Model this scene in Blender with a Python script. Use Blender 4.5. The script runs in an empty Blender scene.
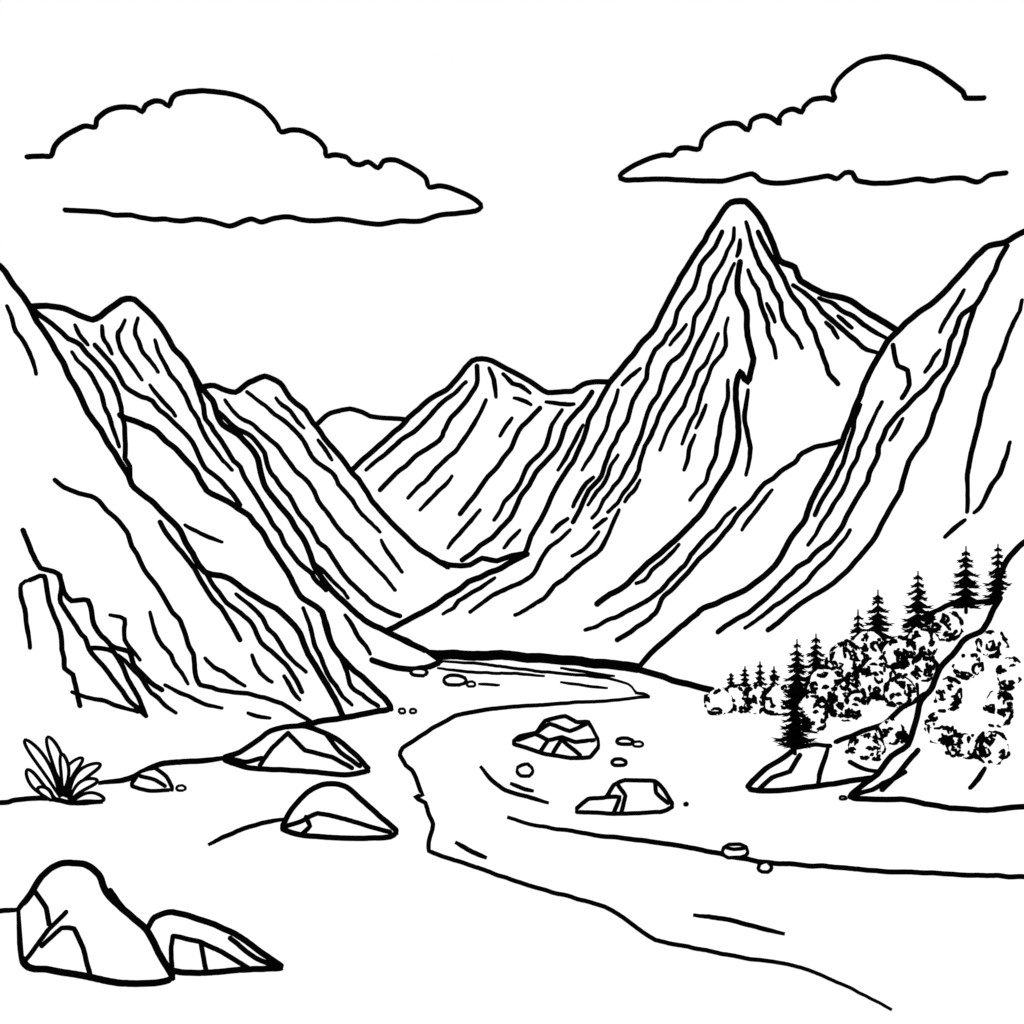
import bpy, math, random
import numpy as np
random.seed(7); np.random.seed(7)
H=8.0; F=1000.0; HY=600.0
S=bpy.context.scene; C=S.collection
def mat(name,col,glow=0.0,nz=0.0):
    m=bpy.data.materials.new(name); m.use_nodes=True
    nt=m.node_tree; nt.nodes.clear()
    o=nt.nodes.new('ShaderNodeOutputMaterial'); d=nt.nodes.new('ShaderNodeBsdfDiffuse')
    n=nt.nodes.new('ShaderNodeTexNoise'); r=nt.nodes.new('ShaderNodeValToRGB')
    n.inputs['Scale'].default_value=0.5
    c2=tuple(max(0,c-nz) for c in col)
    r.color_ramp.elements[0].color=(*c2,1); r.color_ramp.elements[1].color=(*col,1)
    nt.links.new(n.outputs['Fac'],r.inputs[0]); nt.links.new(r.outputs[0],d.inputs['Color'])
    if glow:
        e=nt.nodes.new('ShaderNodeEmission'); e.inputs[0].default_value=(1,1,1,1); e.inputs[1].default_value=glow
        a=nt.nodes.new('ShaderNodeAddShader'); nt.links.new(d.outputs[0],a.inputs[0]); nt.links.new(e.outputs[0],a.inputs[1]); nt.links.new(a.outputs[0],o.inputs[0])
    else: nt.links.new(d.outputs[0],o.inputs[0])
    return m
PAPER=mat('self_lit_white_paper',(.12,.12,.12),.97,.01); INK=mat('black_ink',(.0012,.0012,.0012),0,.0004)  # paper glows by itself: its flat white is mostly added emission, not received light
def P(x,y,Y): return ((x-512)/F*Y, Y, H-(y-HY)/F*Y)
def pts(s): return np.array([[float(a) for a in p.split(',')] for p in s.split()])
def smooth(p,step=4.0,jit=0.0,mix=.7):
    p=np.asarray(p,float)
    if len(p)<3:
        n=max(2,int(np.hypot(*(p[1]-p[0]))/step)+1); t=np.linspace(0,1,n)[:,None]; q=p[0]*(1-t)+p[1]*t
    else:
        e=np.vstack([2*p[0]-p[1],p,2*p[-1]-p[-2]]); out=[]
        for i in range(1,len(e)-2):
            a,b,c,d=e[i-1],e[i],e[i+1],e[i+2]
            n=max(1,int(np.hypot(*(c-b))/step))
            for k in range(n):
                t=k/n
                cr=.5*((2*b)+(c-a)*t+(2*a-5*b+4*c-d)*t*t+(3*b-a-3*c+d)*t**3)
                out.append(mix*cr+(1-mix)*(b*(1-t)+c*t))
        out.append(e[-2]); q=np.array(out)
    if jit>0 and len(q)>4:
        w=np.random.randn(len(q),2)*jit; w=(w+np.roll(w,1,0)+np.roll(w,-1,0))/1.7; w[0]=w[-1]=0; q=q+w
    return q
def jag(q,amp,wave=13):
    """hand-drawn wobble across the stroke"""
    if len(q)<6 or amp<=0: return q
    d=np.concatenate([[0],np.cumsum(np.hypot(*np.diff(q,axis=0).T))]); k=max(3,int(d[-1]/wave)+2)
    kn=np.random.uniform(-1,1,k)*amp; kn[0]=kn[-1]=0
    kx=np.linspace(0,d[-1],k); kx[1:-1]+=np.random.uniform(-.3,.3,k-2)*d[-1]/k
    o=np.interp(d,kx,kn); t=np.gradient(q,axis=0); t/=np.hypot(*t.T)[:,None]+1e-9
    return q+np.stack([-t[:,1],t[:,0]],1)*o[:,None]
class MB:
    def __init__(s): s.v=[]; s.f=[]; s.m=[]
    def add(s,v,f,m=0):
        b=len(s.v); s.v+= [tuple(map(float,a)) for a in v]; s.f+=[tuple(b+i for i in q) for q in f]; s.m+=[m]*len(f)
    def tube(s,c,r,n=7,m=1,closed=False):
        c=np.array(c,float); r=np.array(r,float)
        keep=[0]+[i for i in range(1,len(c)) if np.linalg.norm(c[i]-c[i-1])>1e-5]; c=c[keep]; r=r[keep]
        if len(c)<2: return
        if not closed:   # rounded ends
            d0=(c[0]-c[1]); d0/=np.linalg.norm(d0); d1=(c[-1]-c[-2]); d1/=np.linalg.norm(d1)
            c=np.vstack([c[0]+d0*r[0]*.9,c[0]+d0*r[0]*.5,c,c[-1]+d1*r[-1]*.5,c[-1]+d1*r[-1]*.9]); r=np.concatenate([[r[0]*.3,r[0]*.85],r,[r[-1]*.85,r[-1]*.3]])
        N=len(c); V=[]; up=np.array([0.13,1.0,0.21])
        for i in range(N):
            if closed: t=c[(i+1)%N]-c[i-1]
            else: t=c[min(i+1,N-1)]-c[max(i-1,0)]
            t=t/(np.linalg.norm(t)+1e-9); a=np.cross(t,up); a/=np.linalg.norm(a)+1e-9; b=np.cross(t,a)
            for k in range(n):
                g=2*math.pi*k/n; V.append(c[i]+r[i]*(math.cos(g)*a+math.sin(g)*b))
        Fs=[]
        for i in range(N if closed else N-1):
            j=(i+1)%N
            for k in range(n):
                l=(k+1)%n; Fs.append((i*n+k,i*n+l,j*n+l,j*n+k))
        if not closed: Fs.append(tuple(range(n))); Fs.append(tuple((N-1)*n+k for k in range(n-1,-1,-1)))
        s.add(V,Fs,m)
    def build(s,name,parent=None,mats=None,origin=None):
        me=bpy.data.meshes.new(name); v=np.array(s.v)
        if origin is None and parent is None: origin=(v[:,0].mean(),v[:,1].mean(),v[:,2].min())
        if origin is None: origin=(0,0,0)
        if parent is not None: origin=parent.location
        v=v-np.array(origin)
        me.from_pydata([tuple(a) for a in v],[],s.f)
        for mm in (mats or [PAPER,INK]): me.materials.append(mm)
        me.polygons.foreach_set('material_index',s.m); me.update()
        o=bpy.data.objects.new(name,me); C.objects.link(o)
        if parent is None: o.location=origin
        else: o.parent=parent
        return o
def tag(o,label,cat=None,group=None,kind=None):
    if label: o['label']=label
    if cat: o['category']=cat
    if group: o['group']=group
    if kind: o['kind']=kind
    return o
def empty(name,loc):
    o=bpy.data.objects.new(name,None); C.objects.link(o); o.location=loc; return o

class Layer:
    """A landform: its foot stands on the ground, its face leans back to the ridge, its far side falls to the ground."""
    def __init__(s,top,bot,slope,lines=(),rib=.012,sig=7,gap=5.6,wob=1.4):
        s.top=pts(top) if isinstance(top,str) else top; s.bot=pts(bot) if isinstance(bot,str) else bot
        s.s=slope; s.rib=rib; s.sig=sig; s.lines=[]
        done=[]
        for w,l in sorted(lines,key=lambda a:-a[0]):
            q=jag(smooth(pts(l),4,.2,.6),(wob if w<5.3 else wob*.6))
            if w>=4.7 or gap<=0: s.lines.append((w,q)); done.append(q); continue
            A=np.vstack(done) if done else np.zeros((0,2)); runs=[];cur=[]   # strokes stay apart, never tangle
            for p in q:
                ok=len(A)==0 or np.sqrt(((A-p)**2).sum(1).min())>=gap
                if ok: cur.append(p)
                else:
                    runs.append(cur); cur=[]
            runs.append(cur)
            for r in runs:
                if len(r)>=5: r=np.array(r); s.lines.append((w,r)); done.append(r)
        s.K=np.vstack([q for w,q in s.lines]) if s.lines and rib>0 else None
    def T(s,x): return np.interp(x,s.top[:,0],s.top[:,1])
    def B(s,x): return np.interp(x,s.bot[:,0],s.bot[:,1])
    def depth(s,x,y):
        b=float(s.B(x)); Y=H*F/(b-HY)
        d=Y+s.s*(b-y)
        if s.K is not None:
            q=((s.K-np.array([x,y]))**2).sum(1).min()
            k=min(1,max(0,(b-y)/30))
            d-=k*s.rib*Y*math.exp(-q/(s.sig**2))
        return d
    def line3(s,mb,w,q,taper=True):
        c=[];r=[];n=len(q)
        for i,(x,y) in enumerate(q):
            Y=s.depth(x,y); ww=w+.5
            if taper:
                e=min(i,n-1-i)/max(1,n-1)*4; ww*=.84+.22*min(1,e)+.05*math.sin(i*.9+x)
            rr=ww/2*Y/F
            Y-=rr*.8+.004*Y
            if y>HY+5: Y=min(Y,(H-rr)*F/(y-HY))
            c.append(P(x,y,Y)); r.append(ww/2*Y/F)
        mb.tube(c,r)
    def mesh(s,mb,step=5,rows=None):
        x0,x1=s.top[0,0],s.top[-1,0]
        xs=np.unique(np.concatenate([np.arange(x0,x1,step),s.top[:,0],[x1]])); xs=xs[(xs>=x0)&(xs<=x1)]
        hmax=max(max(s.B(xs)-s.T(xs)),1); n=rows or int(min(48,max(5,hmax/7)))
        V=[];R=n+1+4
        for x in xs:
            t,b=float(s.T(x)),float(s.B(x)); t=min(t,b-.3)
            for j in range(n+1):
                y=b+(t-b)*j/n; V.append(P(x,y,s.depth(x,y)))
            X,Y,Z=V[-1]
            for k in (1,2,3,4):
                u=k/4; Y2=Y+u*(.8*max(Z,.02)); V.append(((x-512)/F*Y2,Y2,Z*(1-u**.9)))
        Fs=[]
        for i in range(len(xs)-1):
            for j in range(R-1): Fs.append((i*R+j,(i+1)*R+j,(i+1)*R+j+1,i*R+j+1))
        mb.add(V,Fs,0)
    def make(s,name,label,cat,kind='structure',group=None,step=5,rows=None):
        mb=MB(); s.mesh(mb,step,rows)
        for w,q in s.lines: s.line3(mb,w,q,w<4.7)
        return tag(mb.build(name),label,cat,group,kind)

# ------------------------------------------------ ground and water
def G(y): return H*F/(y-HY)
def ribbon(mb,s,w,z,taper=True,jit=.2,mix=.9,wob=0):
    q=jag(smooth(pts(s),3,jit,mix),wob); n=len(q); V=[]
    for i in range(n):
        t=q[min(i+1,n-1)]-q[max(i-1,0)]; t=t/(np.hypot(*t)+1e-9); nn=np.array([-t[1],t[0]])
        ww=w+.5
        if taper: ww*=.75+.3*min(1,min(i,n-1-i)/max(1,n-1)*5)
        for sg in (-1,1):
            x,y=q[i]+nn*ww/2*sg; Y=(H-z)*F/(y-HY); V.append(((x-512)/F*Y,Y,z))
    mb.add(V,[(2*i,2*i+1,2*i+3,2*i+2) for i in range(n-1)],1)
g=MB()
xs=np.linspace(-1500,1500,31); ys=np.concatenate([np.linspace(-60,300,13),np.linspace(500,3000,6)])
g.add([(x,y,0) for y in ys for x in xs],[(j*31+i,j*31+i+1,(j+1)*31+i+1,(j+1)*31+i) for j in range(len(ys)-1) for i in range(30)],0)
for w,l in [(4.6,"-60,914 0,911 22,909"),(4.2,"208,845 222,838 240,830 262,823 286,819"),(4.6,"-60,806 0,803 15,800 45,798 75,803 103,802"),
            (5.2,"98,783 128,779 148,769 165,763 200,761 232,757")]: ribbon(g,l,w,.03)
tag(g.build('ground',origin=(0,0,0)),'white open valley floor with a few thin ink contour lines','ground',kind='structure')
wm=MB()
LBK="650,697 600,701 540,705 490,709 455,716 430,730 403,748 400,755 406,765 412,770 421,791 423,795 415,797 425,803 429,815 433,824 429,851 470,865 520,883 605,907 630,923 655,940 700,949 740,957 800,967 850,988 892,1010"
RB="507,817 540,826 600,836 650,841 700,850 760,862 820,866 900,872 1024,877"
left=pts("452,716 430,730 403,748 402,756 411,768 421,792 416,798 426,804 433,822 430,851 470,865 520,883 605,907 630,922 655,940 700,951 800,967 850,988 892,1010 960,1040")
right=pts("640,699 560,712 500,735 485,750 480,766 488,778 498,795 507,817 540,826 600,836 650,841 700,850 760,862 820,866 900,872 960,874 1024,877 1100,880 1180,884 1250,890")
def res(p,n):
    d=np.concatenate([[0],np.cumsum(np.hypot(*np.diff(p,axis=0).T))]); t=np.linspace(0,d[-1],n)
    return np.stack([np.interp(t,d,p[:,0]),np.interp(t,d,p[:,1])],1)
def sheet(mb,a,b,z,n=70):
    a,b=res(a,n),res(b,n); V=[]
    for k in range(n):
        for q in (a[k],b[k]):
            Y=(H-z)*F/(q[1]-HY); V.append(((q[0]-512)/F*Y,Y,z))
    mb.add(V,[(2*i,2*i+1,2*i+3,2*i+2) for i in range(n-1)],0)
sheet(wm,left,right,.012)
sheet(wm,pts("425,656 500,659 637,669 652,690"),pts("430,664 452,715.5 540,705 641,698.5"),.014)
ribbon(wm,"437,661 480,664 520,669 545,672 580,675 610,679 628,684 634,690",2.8,.03)
ribbon(wm,"634,690 636,693 643,694 650,697",2.8,.03)
ribbon(wm,LBK,4.0,.03,True,.15,.4,.5)
ribbon(wm,RB+" 1150,884",4.6,.03,True,.15,.5,.6)
for w,l in [(2.8,"437,668 460,671 490,673 520,674 545,676"),(2.6,"478,684 500,685"),(2.8,"560,668 590,673 615,676"),(2.6,"560,682 585,686 608,688"),
          (4,"480,766 492,780 505,790 525,796 549,803"),(3.8,"510,783 522,788 534,791"),(4.4,"455,842 470,851 487,858"),(4.4,"693,915 730,920 760,928 785,934")]:
    ribbon(wm,l,w,.03)
tag(wm.build('river',origin=(0,0,0)),'white winding river with ink bank lines running from the mountain foot to the foreground','river',kind='structure')

# ------------------------------------------------ mountains, back to front
Layer("300,440 316,425 330,413 350,408 370,417 390,419 410,420 450,425 480,440","300,622 480,622",.5,
  [(4.7,"316,425 330,413 350,408 370,417 390,419 412,420")]).make('far_hill','low rounded hill farthest away, between the left slopes and the small central peak','hill')
Layer("300,520 352,470 375,448 400,425 425,403 445,390 460,375 472,361 482,359 492,361 510,370 530,381 548,392 572,390 585,383 610,382 640,400 660,440","300,628 660,628",.5,
 [(5.3,"352,470 375,449 400,427 425,403 447,389 460,375 472,361 482,359 492,361 510,370 530,381 548,392 572,391 587,383 610,382"),
  (4.8,"477,366 475,385 466,400 452,418 442,436 430,446 412,460 396,474 380,490"),
  (4.5,"466,382 450,396 436,409 420,426 402,440 384,454 366,470"),
  (4,"442,402 425,412"),(4,"414,426 396,442"),
  (4.4,"489,368 494,380 496,397"),(4.4,"503,374 512,384 520,386 530,393"),(4,"504,392 507,402"),(4,"514,398 526,402 536,408"),
  (4.4,"486,400 476,420 462,442 446,460 430,476 408,498"),(4,"452,476 438,492 420,510"),
  (4.2,"546,402 560,404 578,404"),
  (4.9,"540,408 530,420 516,434 510,448 500,462 488,478 474,496 460,514"),
  (4,"512,418 500,436"),(4.5,"562,410 552,425 546,445 530,463 520,483 505,503 494,520"),
  (5.2,"592,392 580,408 566,425 556,448 538,470 524,492 512,515 495,535 478,548 462,560"),
  (4,"538,480 526,502 512,524"),(4.2,"583,425 572,448 558,470"),(4.2,"480,510 465,528 448,548"),
  (5.3,"440,562 452,566 470,565 482,558 497,561 512,556 527,553"),(4,"430,420 418,434"),(4,"520,530 504,548")]).make('mountain','small pointed central mountain with sharp streaked faces, between the left slopes and the tallest peak','mountain')
Layer("180,400 197,388 215,386 235,392 250,383 265,376 280,384 290,398 305,412 316,427 330,445 345,462 358,480 372,500 390,522 410,541 430,556 448,567 500,600","180,633 500,633",.4,
 [(5.5,"199,388 215,386 235,392 250,383 265,376 280,384 290,398 305,412 316,427 330,445 345,462 358,480 372,500 390,522 410,541 430,556 448,567"),
  (4.9,"207,395 218,412 238,430 252,436 265,452 270,472 290,495 303,518 322,545 345,575 368,600 400,616"),
  (4.5,"225,400 240,416 262,434 278,445 292,464 308,484 322,508 345,534 370,562 395,590"),
  (4.4,"247,392 262,404 282,420 300,438 316,460 337,480 357,508 380,532"),(4.2,"276,398 290,412 304,428"),
  (4.2,"364,520 385,548 402,572"),
  (4.2,"258,482 278,510 300,545 325,574 348,598"),(4,"258,500 275,525"),(4,"318,440 332,460"),(4,"302,508 316,528")],wob=1.8).make('mountain','streaked mountain second from the back on the left, its long edge running down to the valley','mountain')
big=Layer("360,640 382,633 405,622 440,602 475,579 500,569 525,553 540,520 560,480 580,440 598,405 610,382 625,365 640,345 655,330 668,300 688,265 705,240 720,214 731,202 745,202 757,214 770,235 780,258 795,268 801,280 822,293 850,301 870,315 893,328 930,350 1000,420",
 "360,640 405,642 450,656 540,661 637,668 1000,672",.35,
 [(6,"380,634 405,622 440,602 475,579 500,569 527,554"),
  (5.2,"525,553 530,535 545,510 560,480 578,450 588,420 600,400 610,382"),
  (6,"610,382 625,365 640,345 655,328 668,300 688,265 705,240 720,214 731,202 745,202 757,214 770,235 780,260 795,267 801,280 822,293 850,301 870,315 895,329"),
  (10,"390,636 405,642 422,653 450,655 490,655 540,658 580,661 637,668"),
  (4.9,"722,232 714,246 702,262 692,288 680,308 672,328 656,350 645,378 632,400 628,422 610,448 603,472 585,498 573,522"),
  (4.6,"734,228 730,248 714,275 708,298 696,318 688,342 670,366 660,390 648,412 640,438 624,468 612,490 592,518"),
  (4.6,"740,240 735,264 724,286 716,310 704,332 694,354 680,380 666,405 652,430 642,458 628,488 608,512"),
  (6,"740,262 737,292 746,310 748,335 753,358 748,382 740,372 736,398 739,430 734,458 716,490 698,518 662,552 625,585 597,604"),
  (4.2,"728,318 724,345 712,370 702,395 692,420 682,444"),
  (4.2,"720,330 712,352 698,372 688,398 672,425 660,450"),
  (4.4,"748,270 756,290 762,308 770,335 776,358"),(4.6,"746,222 752,248 764,270 777,295 786,322 802,348"),
  (4.8,"758,232 767,249 778,270 790,290 802,310 815,332 822,350 824,362 838,384"),
  (4.6,"772,258 784,276 800,290 820,308 842,328 862,347 880,354"),
  (4.4,"800,286 812,294 830,303 850,314 870,328 886,338"),(4.2,"795,340 812,362 830,366"),(4.2,"842,314 862,324 880,344"),
  (4,"812,308 826,322 838,338"),(4,"838,316 852,328"),(4,"784,300 794,318"),(4,"806,318 812,334"),(4,"856,322 872,338"),(4,"765,300 775,322"),(4,"845,340 862,352"),
  (4.4,"728,380 727,402 720,430 716,455 704,482 690,500"),(4.4,"748,390 746,420 751,448 746,475"),(4.2,"655,338 650,355 638,372 622,385"),
  (4.5,"640,400 628,425 612,440 602,468 582,490 570,515 552,532"),
  (4.2,"618,390 606,425 596,450 582,470"),
  (4.5,"650,440 634,472 614,520 600,548 568,575 540,600 515,615"),
  (4.2,"575,460 560,492 548,512 540,532"),(4.4,"590,500 570,530 548,550 530,575 500,592 470,612"),
  (4.2,"690,285 700,268 712,250"),(4.2,"498,575 472,592 443,614"),(4,"695,435 684,470"),(4.2,"668,300 658,325"),
  (4,"665,345 650,366 640,386"),(4,"618,455 600,488 588,505"),(4,"640,480 622,505 603,520 594,528"),(4,"605,520 590,542 572,556"),
  (4,"698,300 684,328 670,345"),(4,"675,395 655,425"),(4,"726,285 716,302"),(4,"715,350 705,366"),(4,"706,405 696,428"),
  (5,"840,441 815,447 800,456 785,470 765,482 752,500 735,517 720,540 700,560 680,580 662,600 650,620 638,628 617,640"),
  (4.2,"718,500 690,532 662,562 640,582 602,602"),(4.6,"735,508 712,532 695,552 675,575 650,598 615,618 585,630"),
  (4.2,"772,490 756,512 742,530")],wob=1.7);big.make('mountain','tallest mountain with a rounded peak and long jagged rock streaks, above the far shore','mountain')
Layer("20,320 30,307 60,307 90,320 110,308 122,300 135,300 147,310 160,325 172,345 186,362 200,385 212,400 222,425 245,440 258,458 264,485 277,502 292,522 307,546 317,570 332,590 348,606 375,626 405,640 425,650 441,662",
 "20,648 300,650 380,664 425,669 441,664",.35,
 [(6,"30,307 60,307 92,320 110,308 122,300 135,300 147,310 160,325 172,345 186,362 200,385 212,400 222,425 245,440 258,458 264,485 277,502 292,522 307,546 317,570 332,590 348,606 375,626 405,640 425,650 440,661 425,668 402,668 372,660"),
  (4.2,"102,326 105,340 112,354"),(4.2,"125,320 118,332 122,348 132,364 142,380"),(4.2,"138,318 135,334 144,352 158,372"),
  (4.9,"95,345 112,366 124,384 142,398 152,402 170,420 192,442 206,468 222,480 240,505"),
  (4.4,"155,340 165,362 178,385 192,408 202,430 216,450 232,470"),
  (5,"190,370 202,405 212,430 228,450 244,475 262,508 280,535 300,562 326,590"),(4.2,"75,325 88,345"),
  (4.2,"150,385 172,412 184,432"),(4.4,"230,500 250,528 272,558 290,580"),
  (4.4,"345,615 360,640 372,658")],wob=1.7).make('mountain','left mountain with a broad rounded summit and a low toe reaching the river end','mountain')
Layer("-120,250 0,300 30,307 45,322 60,345 80,358 100,372 118,395 122,415 150,427 175,448 195,470 206,490 235,505 257,525 272,548 290,575 300,596 322,612 330,640 345,662 365,680 385,698 392,709",
 "-120,690 200,700 300,715 345,719 392,713",.3,
 [(5.2,"30,307 45,320 62,334 80,346 98,362 110,378 118,395"),
  (6,"120,415 150,427 175,448 195,470 206,490 235,505 257,525 272,548 290,575 300,596 322,612 330,640 345,662 365,680 385,698 391,709 365,714 340,717 310,724"),
  (4.7,"118,395 124,420 125,445 130,480"),(4,"185,525 202,532 222,542"),(4.3,"72,352 90,374 104,402 114,430 122,455"),
  (4.4,"300,600 310,625 318,655 332,680 352,705"),(4.7,"322,615 336,650 355,690 378,706")],wob=1.8).make('mountain_slope','steep slope on the left, ending in a dark pointed toe beside the river','mountain slope')
Layer("-120,200 0,267 14,284 28,305 40,325 52,345 62,362 75,385 88,412 100,430 112,448 122,465 132,484 150,500 165,515 180,530 190,550 205,571 230,579 250,592 268,604 285,616 300,634 312,655 322,675 335,700 345,716",
 "-120,722 290,722 345,720",.3,
 [(6,"-60,220 0,267 14,284 28,305 40,325 52,345 62,362 75,385 88,412 100,430 112,448 122,465 132,484 150,500 165,515 180,530 190,550 205,571 230,579 250,592 268,604 285,616 300,634 308,655 325,682 342,714"),
  (4.2,"7,306 17,330 28,352 36,374"),(4.8,"206,573 226,602 250,622 262,642 284,664 302,692"),(4.4,"236,594 262,618 280,645 306,672"),
  (4.2,"205,658 222,672 245,686"),(4.2,"252,655 262,672 272,682"),
  (5,"160,522 176,545 194,568 206,592 228,618 240,640"),(4.2,"178,545 200,572 216,590"),(4.2,"284,676 300,700")],wob=1.9
 ).make('mountain_slope','nearest tall bare slope at the left edge, its ridge falling from the top left of the valley','mountain slope')
Layer("-120,450 0,465 55,480 70,488 92,496 110,512 125,532 140,562 160,592 180,622 193,655 200,684 230,690 265,697 290,708 312,723",
 "-120,768 165,762 230,757 275,742 312,727",.22,
 [(4.8,"55,480 64,488 92,496 110,512 125,532 140,562 160,592 180,622 193,655 200,684 230,692 265,697 290,708 312,723 280,728"),
  (4,"110,615 124,620 126,640 140,660"),(4,"150,612 156,636 175,662 188,684"),(4,"165,685 195,700 222,708"),(4,"248,713 270,718")],gap=0).make('foothill','smooth pale foothill below the left slopes, above the leafy plant','hill')
Layer("-120,490 0,505 23,530 30,548 40,568 58,573 65,592 72,600 88,600 95,625 110,645 130,652 134,666 150,682 162,692 185,700 200,720 230,750",
 "-120,772 100,768 165,761.5 230,756.5",.2,
 [(5,"23,530 30,548 40,568 58,573 65,592 72,600 88,600 95,625 110,645 130,652 134,666 150,682 162,690"),
  (4.2,"30,580 22,585 24,610 30,648"),(4.7,"30,580 44,577 48,602 60,632 66,668 74,674 80,706"),(4.7,"60,575 62,603 78,626 90,650 104,668 125,695 146,716"),
  (4.7,"92,648 112,652 127,676 138,698 145,714"),(4.2,"72,692 95,698 138,712"),(4.2,"118,655 137,675 152,692 176,713"),
  ],gap=0).make('rocky_cliff','jagged stepped rock face low on the left side, behind the leafy plant','cliff')
right_mountain=Layer("630,672 637,669 650,655 675,632 700,611 720,601 745,590 775,565 790,540 805,520 816,490 831,465 845,435 857,403 870,370 885,345 905,323 935,300 960,275 985,248 1005,243 1024,232 1150,180",
 "630,672 637,671 665,678 705,690 1150,706",.3,
 [(6,"637,669 650,655 675,632 700,611 720,601 745,590 775,565 790,540 805,520 816,490 831,465 845,435 857,403 870,370 885,345 905,323 935,300 960,275 985,248 1005,243 1024,232 1100,200"),
  (6.5,"637,669 650,673 665,677 682,683 712,690"),
  (5.2,"1007,246 990,280 975,305 960,318 950,345 942,368 925,388 905,408 885,430 875,462 862,492 848,515 830,542 805,562 785,580 762,602 735,622 718,632"),
  (4.2,"964,290 952,310 940,332"),(4.7,"893,345 898,365 908,370 910,385 902,398"),
  (4.4,"882,402 868,430 856,460 842,490 824,520 808,545"),(4.7,"860,405 852,432 845,452 838,475 826,495 815,515"),
  (5.2,"975,305 965,335 955,365 940,398 925,438 910,462 900,490 880,530 860,558 835,582 800,605 768,630"),
  (4.5,"1022,300 1010,335 990,382 977,430 968,475 967,512"),(4.4,"1010,442 1000,470 985,500 965,520 945,537"),
  (4.4,"850,530 832,555 808,580 778,604 745,628"),(4.2,"912,345 904,362"),(4.2,"940,350 925,372"),(4.2,"845,475 832,505 818,530"),(4.2,"905,415 890,440")],gap=6.3);right_mountain.make('mountain','large right-hand mountain with a steep smooth flank rising past the right edge','mountain')
E=Layer("745,790 755,780 765,769 780,760 792,750 800,712 820,690 850,655 880,632 905,625 935,612 950,604 975,602 992,600 1000,580 1010,556 1024,543 1150,470",
 "745,791 757,792 800,789 850,783 893,777 1150,775",.2,
 [(5.5,"992,600 998,582 1006,562 1024,543 1080,505"),(5.5,"800,743 790,753 766,769 748,787 757,791 800,788 850,781 893,776"),
  (4.4,"828,747 822,765 818,784"),(4.7,"796,748 815,744 830,746"),(4.7,"758,790 772,778 790,772 800,755"),(4.7,"850,762 868,770 890,772"),
  (5,"905,626 935,611 950,604 975,602 994,600"),(5,"925,694 905,706 886,722 866,730 850,738 836,742")],rib=.004,gap=0,wob=1)
E.make('rocky_hillside','steep hillside on the right covered with conifers and bushes, bare rock at its foot','hillside')
Fl=Layer("848,798 862,785 878,774 892,756 908,744 916,722 922,700 932,688 940,668 952,656 964,640 982,630 992,612 1000,598 1024,570 1150,520",
 "848,799 870,800 905,801 950,808 990,810 1024,806 1150,800",.15,
 [(5.6,"1000,598 992,612 982,630 964,640 952,656 940,668 932,688 922,700 916,722 908,744 892,756 878,774 862,785 850,797 870,799 905,800 950,808 990,810 1024,806 1100,803"),
  (5,"918,750 902,768 882,790"),(4.4,"985,768 978,778 970,788"),(4.7,"852,796 880,786 905,772")],rib=.004,gap=0,wob=1)
Fl.make('rocky_hillside','front slope at the right edge with a stepped bare ridge and a ring of bushes','hillside')

# ------------------------------------------------ clouds
def cloud(top,bot,lines,Yc,depth,label):
    T,B=pts(top),pts(bot); mb=MB()
    x0,x1=T[0,0],T[-1,0]; xs=np.unique(np.concatenate([np.arange(x0,x1,4),T[:,0]])); n=12; V=[]
    for x in xs:
        t=np.interp(x,T[:,0],T[:,1]); b=np.interp(x,B[:,0],B[:,1]); t=min(t,b-.4)
        e=min(1,max(0,min(x-x0,x1-x)-5)/80)
        for k in range(2*n):
            a=math.pi*k/n; u=.5-.5*math.cos(a); y=b+(t-b)*u; sg=1 if a<math.pi else -1
            V.append(P(x,y,Yc-sg*depth*math.sin(a)**2*e*(b-t)/120))
    m=2*n; Fs=[(i*m+k,(i+1)*m+k,(i+1)*m+(k+1)%m,i*m+(k+1)%m) for i in range(len(xs)-1) for k in range(m)]
    mb.add(V,Fs,0)
    for w,l in lines:
        q=smooth(pts(l),2.5,.12,.9); Y=Yc-4
        mb.tube([P(x,y,Y) for x,y in q],[(w+.5)/2*Y/F]*len(q))
    return tag(mb.build('cloud'),label,'cloud')
cloud("25,159 40,156 50,155 60,140 75,129 95,124 97,117 110,110 125,107 140,109 152,102 168,104 178,93 205,91 235,95 262,108 275,122 281,131 300,130 318,140 326,154 345,156 360,163 378,165 390,159 405,165 425,178 430,186 445,187 465,193 481,206",
 "25,160 45,190 65,210 100,213 130,216 170,220 210,221 230,225 245,220 275,217 310,220 340,220 380,223 410,222 440,218 460,213 481,207",
 [(4.8,"27,157 40,156 51,156 54,147 62,138 75,130 85,126 95,127 97,119 105,112 115,108 128,107 136,108 142,112 146,105 154,101 163,102 169,106 172,98 180,93 205,91 235,95 258,105 270,116 277,125 281,132 290,130 302,131 316,138 325,148 326,156 335,155 346,157 352,163 360,165 368,162 378,168 384,161 395,160 410,167 425,177 429,187 440,186 450,188 465,194 478,202 481,207 475,211 460,213 440,215 420,221 400,221 380,224 360,222 340,219 310,221 290,217 275,218 262,222 252,219 243,221 230,226 215,222 198,219 180,221 165,219 150,219 130,215 115,215 100,212 65,210")],
 430,12,'long puffy cloud in the upper left sky, open at its left end')
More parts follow.
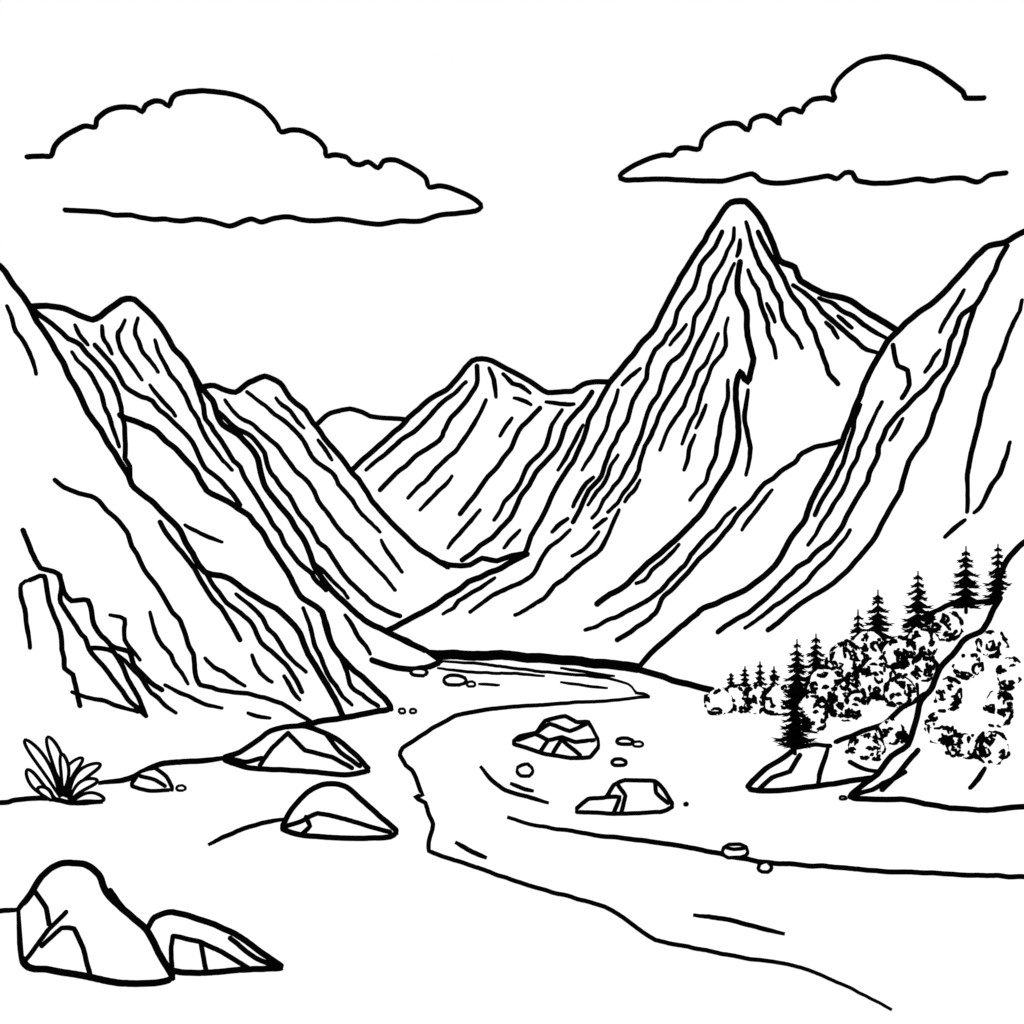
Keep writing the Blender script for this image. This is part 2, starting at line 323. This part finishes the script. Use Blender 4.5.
cloud("618,177 635,165 655,157 675,152 697,149 702,139 715,127 735,123 748,127 760,116 775,119 785,111 800,108 815,100 833,97 836,86 845,74 865,60 890,57 920,65 940,72 955,85 966,97 985,98 1008,150",
 "618,178 625,180 660,179 700,181 735,179 750,175 765,181 785,183 810,180 850,173 860,180 880,183 910,183 945,180 975,181 990,175 1008,173",
 [(4.8,"984,98 966,98 963,92 950,82 938,73 920,64 890,57 865,60 848,70 838,80 833,90 835,100 825,98 812,100 804,107 802,112 793,109 784,112 779,118 780,124 770,117 760,116 751,121 748,130 738,124 725,124 712,129 703,138 699,149 688,148 678,149 672,155 662,155 648,159 635,165 625,171 620,176 625,180 660,179 700,181 722,181 736,178 752,174 762,181 775,183 792,182 810,179 828,176 837,179 845,173 852,173 857,180 870,183 890,183 905,181 920,179 932,181 945,179 962,178 978,182 990,175 1006,173")],
 430,12,'puffy cloud in the upper right sky, above the tallest peak, open at its right side')

# ------------------------------------------------ rocks
def rock(top,bot,lines,label,name='boulder',cat='boulder',w=5,group=None,k=.35,step=4,mix=.5):
    T,B=pts(top),pts(bot); Y=G(B[:,1].max()); px=Y/F
    L=Layer(top,bot,k*px,[],0)
    L.lines=[(w,smooth(np.vstack([T]),3,.15,mix)),(w,smooth(np.vstack([T[-1],B[::-1],T[0]]),3,.15,mix))]+[(min(w,4.6),smooth(pts(l),3,.15,.3)) for l in lines]
    mb=MB(); L.mesh(mb,step,8)
    for ww,q in L.lines: L.line3(mb,ww,q,False)
    return tag(mb.build(name),label,cat,group)
rock("20,908 30,895 42,876 60,864 84,864 98,874 108,895 130,915 148,932 160,955 172,975","20,912 24,963 50,970 85,976 120,983 155,983 172,978",
 ["35,892 46,908 49,924","66,912 48,930 38,944 24,962","42,946 62,928 74,929 83,948 90,975","110,890 126,912 146,930"],'largest boulder in the left foreground with faceted front',w=6.4,mix=.85)
rock("147,930 155,917 172,912 205,921 235,934 258,950 281,966","147,938 160,955 170,970 200,973 240,970 281,968",
 ["173,936 171,950 172,968","173,936 200,942 222,952 248,968","201,943 206,970","230,938 255,958 276,966"],'low wedge boulder leaning against the largest foreground boulder',w=5.8,mix=.7)
rock("283,825 292,809 308,792 325,784 345,786 362,800 380,816 396,830","283,829 300,835 340,838 385,838 396,833",
 ["286,826 300,822 318,813 345,819 372,827 390,832","306,817 310,826 302,834"],'rounded boulder with a flat faceted base beside the left river bank',w=5.4,mix=.85)
rock("225,757 240,752 258,740 275,729 305,726 335,738 355,754 368,768","225,760 250,768 300,771 345,775 368,771",
 ["288,733 272,748 260,765","288,733 305,750 332,757 352,768","326,734 340,752 360,766","228,758 245,762 262,758"],'wide boulder at the foot of the left slope',w=5.3,mix=.7)
rock("132,783 140,772 155,768 166,776 172,787","132,786 150,791 172,790",["140,776 155,780 165,786"],'small rock beside the leafy plant',name='rock',cat='rock',w=3.8)
rock("514,741 520,736 537,732 545,721 565,716 576,722 588,722 597,738 598,746","514,744 530,749 545,754 570,758 590,757 598,748",
 ["518,740 535,734 548,740 562,737 575,742 594,740","537,732 550,724 570,731 586,724","548,740 540,752","562,738 553,753","562,740 580,755"],'cracked angular boulder standing beside the middle of the river',w=4.2,mix=.3)
rock("577,808 588,799 606,797 614,785 625,780 655,781 664,790 672,803","577,812 620,814 660,812 672,807",
 ["606,797 620,797 614,812","618,785 625,796 621,813","655,783 656,793 668,803"],'flat-topped boulder on the right side of the river, below the cracked one',w=4.2,mix=.4)
prs=random.Random(4)
for cx,cy,a,b,lab in [(525,770,7.5,6,'small roundish stone below the cracked river boulder'),(625,741,8,3.2,'flat pebble to the right of the cracked river boulder, left one of a touching pair'),
  (638,744,5,2.6,'tiny pebble to the right of the cracked river boulder, right one of a touching pair'),(619,762,7,3.2,'flat pebble above the flat-topped boulder'),
  (402,711,3,2.2,'left pebble of two beside the pointed slope toe'),(413,711,3,2.2,'right pebble of two beside the pointed slope toe'),
  (419,672,8,3.5,'small flat stone at the far river end below the mountain toe'),(455,680,11,5,'flat stone in the far bend of the river'),(471,684,4,2.5,'tiny pebble touching the flat stone in the far bend'),
  (735,851,12.5,6.8,'larger stone on the right bank line'),(765,867,6.5,5,'small stone on the right bank line, right of the larger stone'),
  (181,788,4.5,2.6,'tiny pebble right of the small rock near the plant'),(686,804,1.6,1.4,'tiny dark dot pebble right of the flat-topped boulder'),(843,798,3,1.5,'tiny pebble left of the front right slope')]:
    j=lambda s: prs.uniform(-s,s)
    t=f"{cx-a},{cy+b*.1:.1f} {cx-a*.9:.1f},{cy-b*.5:.1f} {cx-a*(.55+j(.12)):.1f},{cy-b*(.9+j(.08)):.1f} {cx+a*(.4+j(.15)):.1f},{cy-b*(1+j(.06)):.1f} {cx+a*.88:.1f},{cy-b*(.5+j(.15)):.1f} {cx+a},{cy+b*.1:.1f}"
    bb=f"{cx-a},{cy+b*.3:.1f} {cx-a*.85:.1f},{cy+b*.7:.1f} {cx-a*(.5+j(.1)):.1f},{cy+b*(.98+j(.04)):.1f} {cx+a*(.5+j(.15)):.1f},{cy+b*(.98+j(.05)):.1f} {cx+a*.88:.1f},{cy+b*.65:.1f} {cx+a},{cy+b*.3:.1f}"
    rock(t,bb,[f"{cx-a*.7},{cy-b*.5} {cx-a*.1},{cy-b*.25} {cx+a*.7},{cy-b*.4}"] if a>11.5 else [],lab,name='pebble' if a<7 else 'stone',cat='pebble' if a<7 else 'stone',w=3.5 if a>5 else 2.4,step=2,mix=.9)

# ------------------------------------------------ leafy plant
Y0=G(801); pb=P(64,801,Y0); pl=empty('leafy_plant',pb)
tag(pl,'spiky plant with long outlined leaves on the ground at the left','plant')
for i,(bx,by,tx,ty,w,dy,cv) in enumerate([(60,796,25,740,10,.2,3),(61,793,48,737,11,.75,4),(56,800,27,770,10,-.2,-3),(64,795,38,757,8,0.5,2),(66,796,82,758,9.5,.5,-6),(69,798,100,764,10,.1,-6),(70,800,97,780,9,-.4,-4),(72,803,104,799,8.5,-.9,-4),(54,802,38,788,8,-.7,2),(62,795,62,754,8,.3,3)]):
    mb=MB(); n=16; L=[];R=[];M=[]
    d=np.array([tx-bx,ty-by],float); ln=np.hypot(*d); d/=ln; nn=np.array([-d[1],d[0]])
    for k in range(n+1):
        t=.5-.5*math.cos(math.pi*k/n); c=np.array([bx,by])+d*ln*t+nn*math.sin(t*math.pi)*cv
        ww=w*.5*(math.sin(math.pi*t**1.6)**.5 if 0<k<n else .05); Y=Y0+dy*t
        L.append(P(*(c+nn*ww),Y)); R.append(P(*(c-nn*ww),Y)); M.append(P(*c,Y-.02*math.sin(math.pi*t)-.01))
    mb.add(L+R+M,[(k,k+1,2*(n+1)+k+1,2*(n+1)+k) for k in range(n)]+[(2*(n+1)+k,2*(n+1)+k+1,n+1+k+1,n+1+k) for k in range(n)],0)
    r=1.9*Y0/F
    mb.tube(L+R[::-1][1:],[r]*(2*n+1),6)
    mb.build('leaf',pl)

# ------------------------------------------------ conifers
def conifer(lay,x,yt,yb,hw,label,seed,dY=-.5,group='dark conifers on the right hillside'):
    rnd=random.Random(seed)
    Y=lay.depth(x,yb)+dY if lay else G(yb); B=P(x,yb,Y); px=Y/F; Ht=(yb-yt)*px; R=hw*px
    e=empty('conifer_tree',B); tag(e,label,'tree',group)
    t=MB(); t.tube([(B[0],B[1],B[2]-.5),(B[0],B[1],B[2]+Ht*.5),(B[0],B[1],B[2]+Ht*.98)],[1.9*px,1.5*px,.7*px],6,1); t.build('trunk',e)
    c=MB(); big_=hw>8; tiers=max(5,int((yb-yt)/(6.3 if big_ else 5)))
    for k in range(tiers):
        u=.06+.9*(k+rnd.uniform(-.2,.2))/tiers; z=B[2]+Ht*u; rr=R*(1-u)**.8*(1.2 if k%2 else .92)+1.2*px
        nb=10 if big_ else 7
        for j in range(nb):
            a=2*math.pi*(j+rnd.random()*.8)/nb; ra=rr*rnd.uniform(.75,1.25); dr=min(ra*rnd.uniform(.35,.6),6.5*px)
            p0=np.array([B[0],B[1],z+2.4*px]); rad=np.array([math.cos(a),math.sin(a),0]); z1=np.array([0,0,1.])
            p1=p0+rad*ra*.6-z1*dr*.95; p2=p0+rad*ra-z1*dr*.75
            s=np.array([-math.sin(a),math.cos(a),0])*ra*.24; up=z1*1.2*px; dn=-z1*1.7*px
            c.add([p0+up,p0+dn,p1+s+dn*.3,p1-s+dn*.3,p1+up*.6,p1+dn*1.1,p2],[(0,2,4),(0,4,3),(1,2,5),(1,5,3),(4,2,6),(4,6,3),(2,5,6),(5,3,6),(0,1,2),(0,1,3)],1)
            if big_:   # side twigs make the ragged edge
                for sd in (-1,1):
                    q=p1+np.array([math.cos(a+sd*.7),math.sin(a+sd*.7),0])*ra*.38+dn*1.3
                    c.add([p1+up*.4,p1+dn*.9,q],[(0,1,2)],1)
    c.build('crown',e)
for i,a in enumerate([(E,998,543,603,15,'conifer at the right frame edge, rightmost on the hillside'),(E,966,545,606,18,'tall conifer on the ridge, second from the right'),
  (E,918,570,638,19,'broad conifer on the middle of the hillside ridge'),(E,878,589,642,17,'conifer left of the broad one on the hillside'),
  (E,858,609,652,11,'slim short conifer between the broad ridge conifers and the tall lower pair'),(E,816,633,684,14,'slim conifer right of the tall lower conifer'),
  (E,797,638,708,17,'tall conifer at the left end of the hillside'),(E,795,686,745,19,'low conifer below the tall one at the hillside foot'),
  (None,774,666,690,7.5,'rightmost of the four tiny conifers above the hedge'),(None,760,661,690,8,'tallest of the four tiny conifers above the hedge'),
  (None,745,666,690,7.5,'third tiny conifer from the right above the hedge'),(None,731,673,690,6.5,'leftmost of the four tiny conifers above the hedge')]):
    conifer(*a,seed=i+3,dY=-2.0,group='tiny conifers above the hedge' if a[0] is None else 'dark conifers on the right hillside')

# ------------------------------------------------ bushes
def bush(lay,x,y,rx,ry,label,seed,dens,group):
    rnd=random.Random(seed); n=int(rx*ry*dens)
    yb=y+ry
    Y=lay.depth(x,y) if lay else G(yb); px=Y/F; Rm=min(rx,ry)*px
    if lay: Y=min(Y-1.0,lay.depth(x,y+ry*.9)-Rm*.35)
    px=Y/F; cx,cy,cz=P(x,y,Y); RX,RY,RZ=rx*px,min(rx,ry)*px*.7,ry*px
    mb=MB(); V=[];nu,nv=24,12
    def rad(th,ph): return .92+.09*math.sin(4*ph+seed)*math.sin(3*th+seed)+.07*math.sin(7*ph+2*seed+3*th)
    for j in range(nv):
        th=math.pi*(j+.5)/nv
        for i in range(nu):
            ph=2*math.pi*i/nu; k=rad(th,ph)
            V.append((cx+RX*k*math.sin(th)*math.cos(ph),cy+RY*k*math.sin(th)*math.sin(ph),cz+RZ*k*math.cos(th)))
    Fs=[(j*nu+i,j*nu+(i+1)%nu,(j+1)*nu+(i+1)%nu,(j+1)*nu+i) for j in range(nv-1) for i in range(nu)]+[tuple(range(nu)),tuple(range((nv-1)*nu,nv*nu))]
    mb.add(V,Fs,0)
    for k in range(n):
        th=math.acos(rnd.uniform(-1,1)); ph=rnd.uniform(0,2*math.pi); kk=rad(th,ph)*rnd.uniform(1.0,1.12)
        N=np.array([math.sin(th)*math.cos(ph),math.sin(th)*math.sin(ph),math.cos(th)])
        c=np.array([cx,cy,cz])+N*np.array([RX,RY,RZ])*kk
        a=np.cross(N,[.1,.2,1]); a/=np.linalg.norm(a); b=np.cross(N,a)
        m=6; s1,s2=rnd.uniform(.6,1.4),rnd.uniform(.6,1.4); a0=rnd.uniform(0,6.28)
        if rnd.random()<.5:
            r=rnd.uniform(2.6,5.0)*px; span=rnd.uniform(2.6,5.8); w=rnd.uniform(1.5,2.3)*px
            mb.tube([c+r*(1+.25*math.sin(3*t+a0))*(math.cos(a0+span*t/m)*a*s1+math.sin(a0+span*t/m)*b*s2) for t in range(m+1)],[w*(.7+.5*math.sin(math.pi*t/m)) for t in range(m+1)],5)
        else:       # solid leaf blot
            d=(math.cos(a0)*a+math.sin(a0)*b); r=rnd.uniform(1.5,3.4)*px; w=rnd.uniform(1.8,3.0)*px
            mb.tube([c-d*r,c-d*r*.3+N*.3*px,c+d*r*.4,c+d*r+b*r*.4],[w*.6,w,w*.8,w*.35],6)
    tag(mb.build('bush'),label,'bush',group)
GE='scribbled bushes on the right hillside'; GF='bushes on the front right slope'; GH='low hedge bushes at the hillside foot'
bs=[(None,719,702,14,13,'leftmost hedge bush, at the tip of the hedge',GH),(None,737,699,14,14,'second hedge bush from the left',GH),(None,757,700,14,14,'third hedge bush from the left, under the tallest tiny conifer',GH),(None,777,700,14,15,'rightmost hedge bush, next to the tall lower conifer',GH),
 (E,812,712,15,20,'lowest left bush on the hillside, beside the low conifer',GE),(E,824,688,17,20,'bush below the slim conifer at the left end of the hillside',GE),
 (E,845,662,18,20,'upper left bush under the slim short conifer',GE),(E,848,700,18,21,'bush in the lower left middle of the hillside',GE),
 (E,868,648,17,17,'bush at the foot of the conifer left of the broad one',GE),(E,876,680,18,20,'bush in the very middle of the hillside thicket',GE),
 (E,898,658,17,20,'bush below the broad ridge conifer, to its left',GE),(E,900,692,15,15,'bush in the lower right middle, close to the front ridge',GE),
 (E,922,644,16,17,'bush directly below the broad ridge conifer',GE),(E,944,626,17,14,'topmost bush on the hillside, left of the tall ridge conifer',GE),
 (E,924,668,11,13,'small bush touching the stepped front ridge',GE),(E,866,748,18,12,'low flat bush above the bare rock foot',GE),(E,890,732,13,12,'small low bush left of the stepped front ridge',GE),
 (Fl,967,666,13,12,'upper left bush of the ring on the front slope',GF),(Fl,992,644,14,12,'topmost bush of the ring on the front slope',GF),(Fl,1010,674,12,16,'bush at the right frame edge, upper side of the ring',GF),
 (Fl,948,694,12,16,'left bush of the ring on the front slope',GF),(Fl,998,708,13,18,'right bush of the ring on the front slope',GF),(Fl,940,728,14,16,'lower left bush of the ring, touching the ridge',GF),
 (Fl,964,746,17,12,'bottom middle bush of the ring on the front slope',GF),(Fl,992,748,15,16,'bottom right bush of the ring on the front slope',GF)]
for i,(l,x,y,rx,ry,lab,gr) in enumerate(bs): bush(l,x,y,rx,ry,lab,i+20,{GE:.19,GF:.15,GH:.14}[gr],gr)

# ------------------------------------------------ light, camera
w=bpy.data.worlds.new('World'); S.world=w; w.use_nodes=True
bg=w.node_tree.nodes['Background']; bg.inputs[0].default_value=(1,1,1,1); bg.inputs[1].default_value=1.0
sd=bpy.data.lights.new('sun','SUN'); sd.energy=.8; sd.angle=math.radians(40); so=bpy.data.objects.new('sun',sd); C.objects.link(so); so.rotation_euler=(math.radians(35),0,0)
cd=bpy.data.cameras.new('camera'); co=bpy.data.objects.new('camera',cd); C.objects.link(co)
co.location=(0,0,H); co.rotation_euler=(math.pi/2,0,0); cd.sensor_width=36; cd.lens=36*F/1024; cd.shift_y=(HY-512)/1024; cd.clip_end=6000; cd.clip_start=.1
S.camera=co
S.view_settings.view_transform='Standard'; S.view_settings.look='None'; S.view_settings.exposure=0
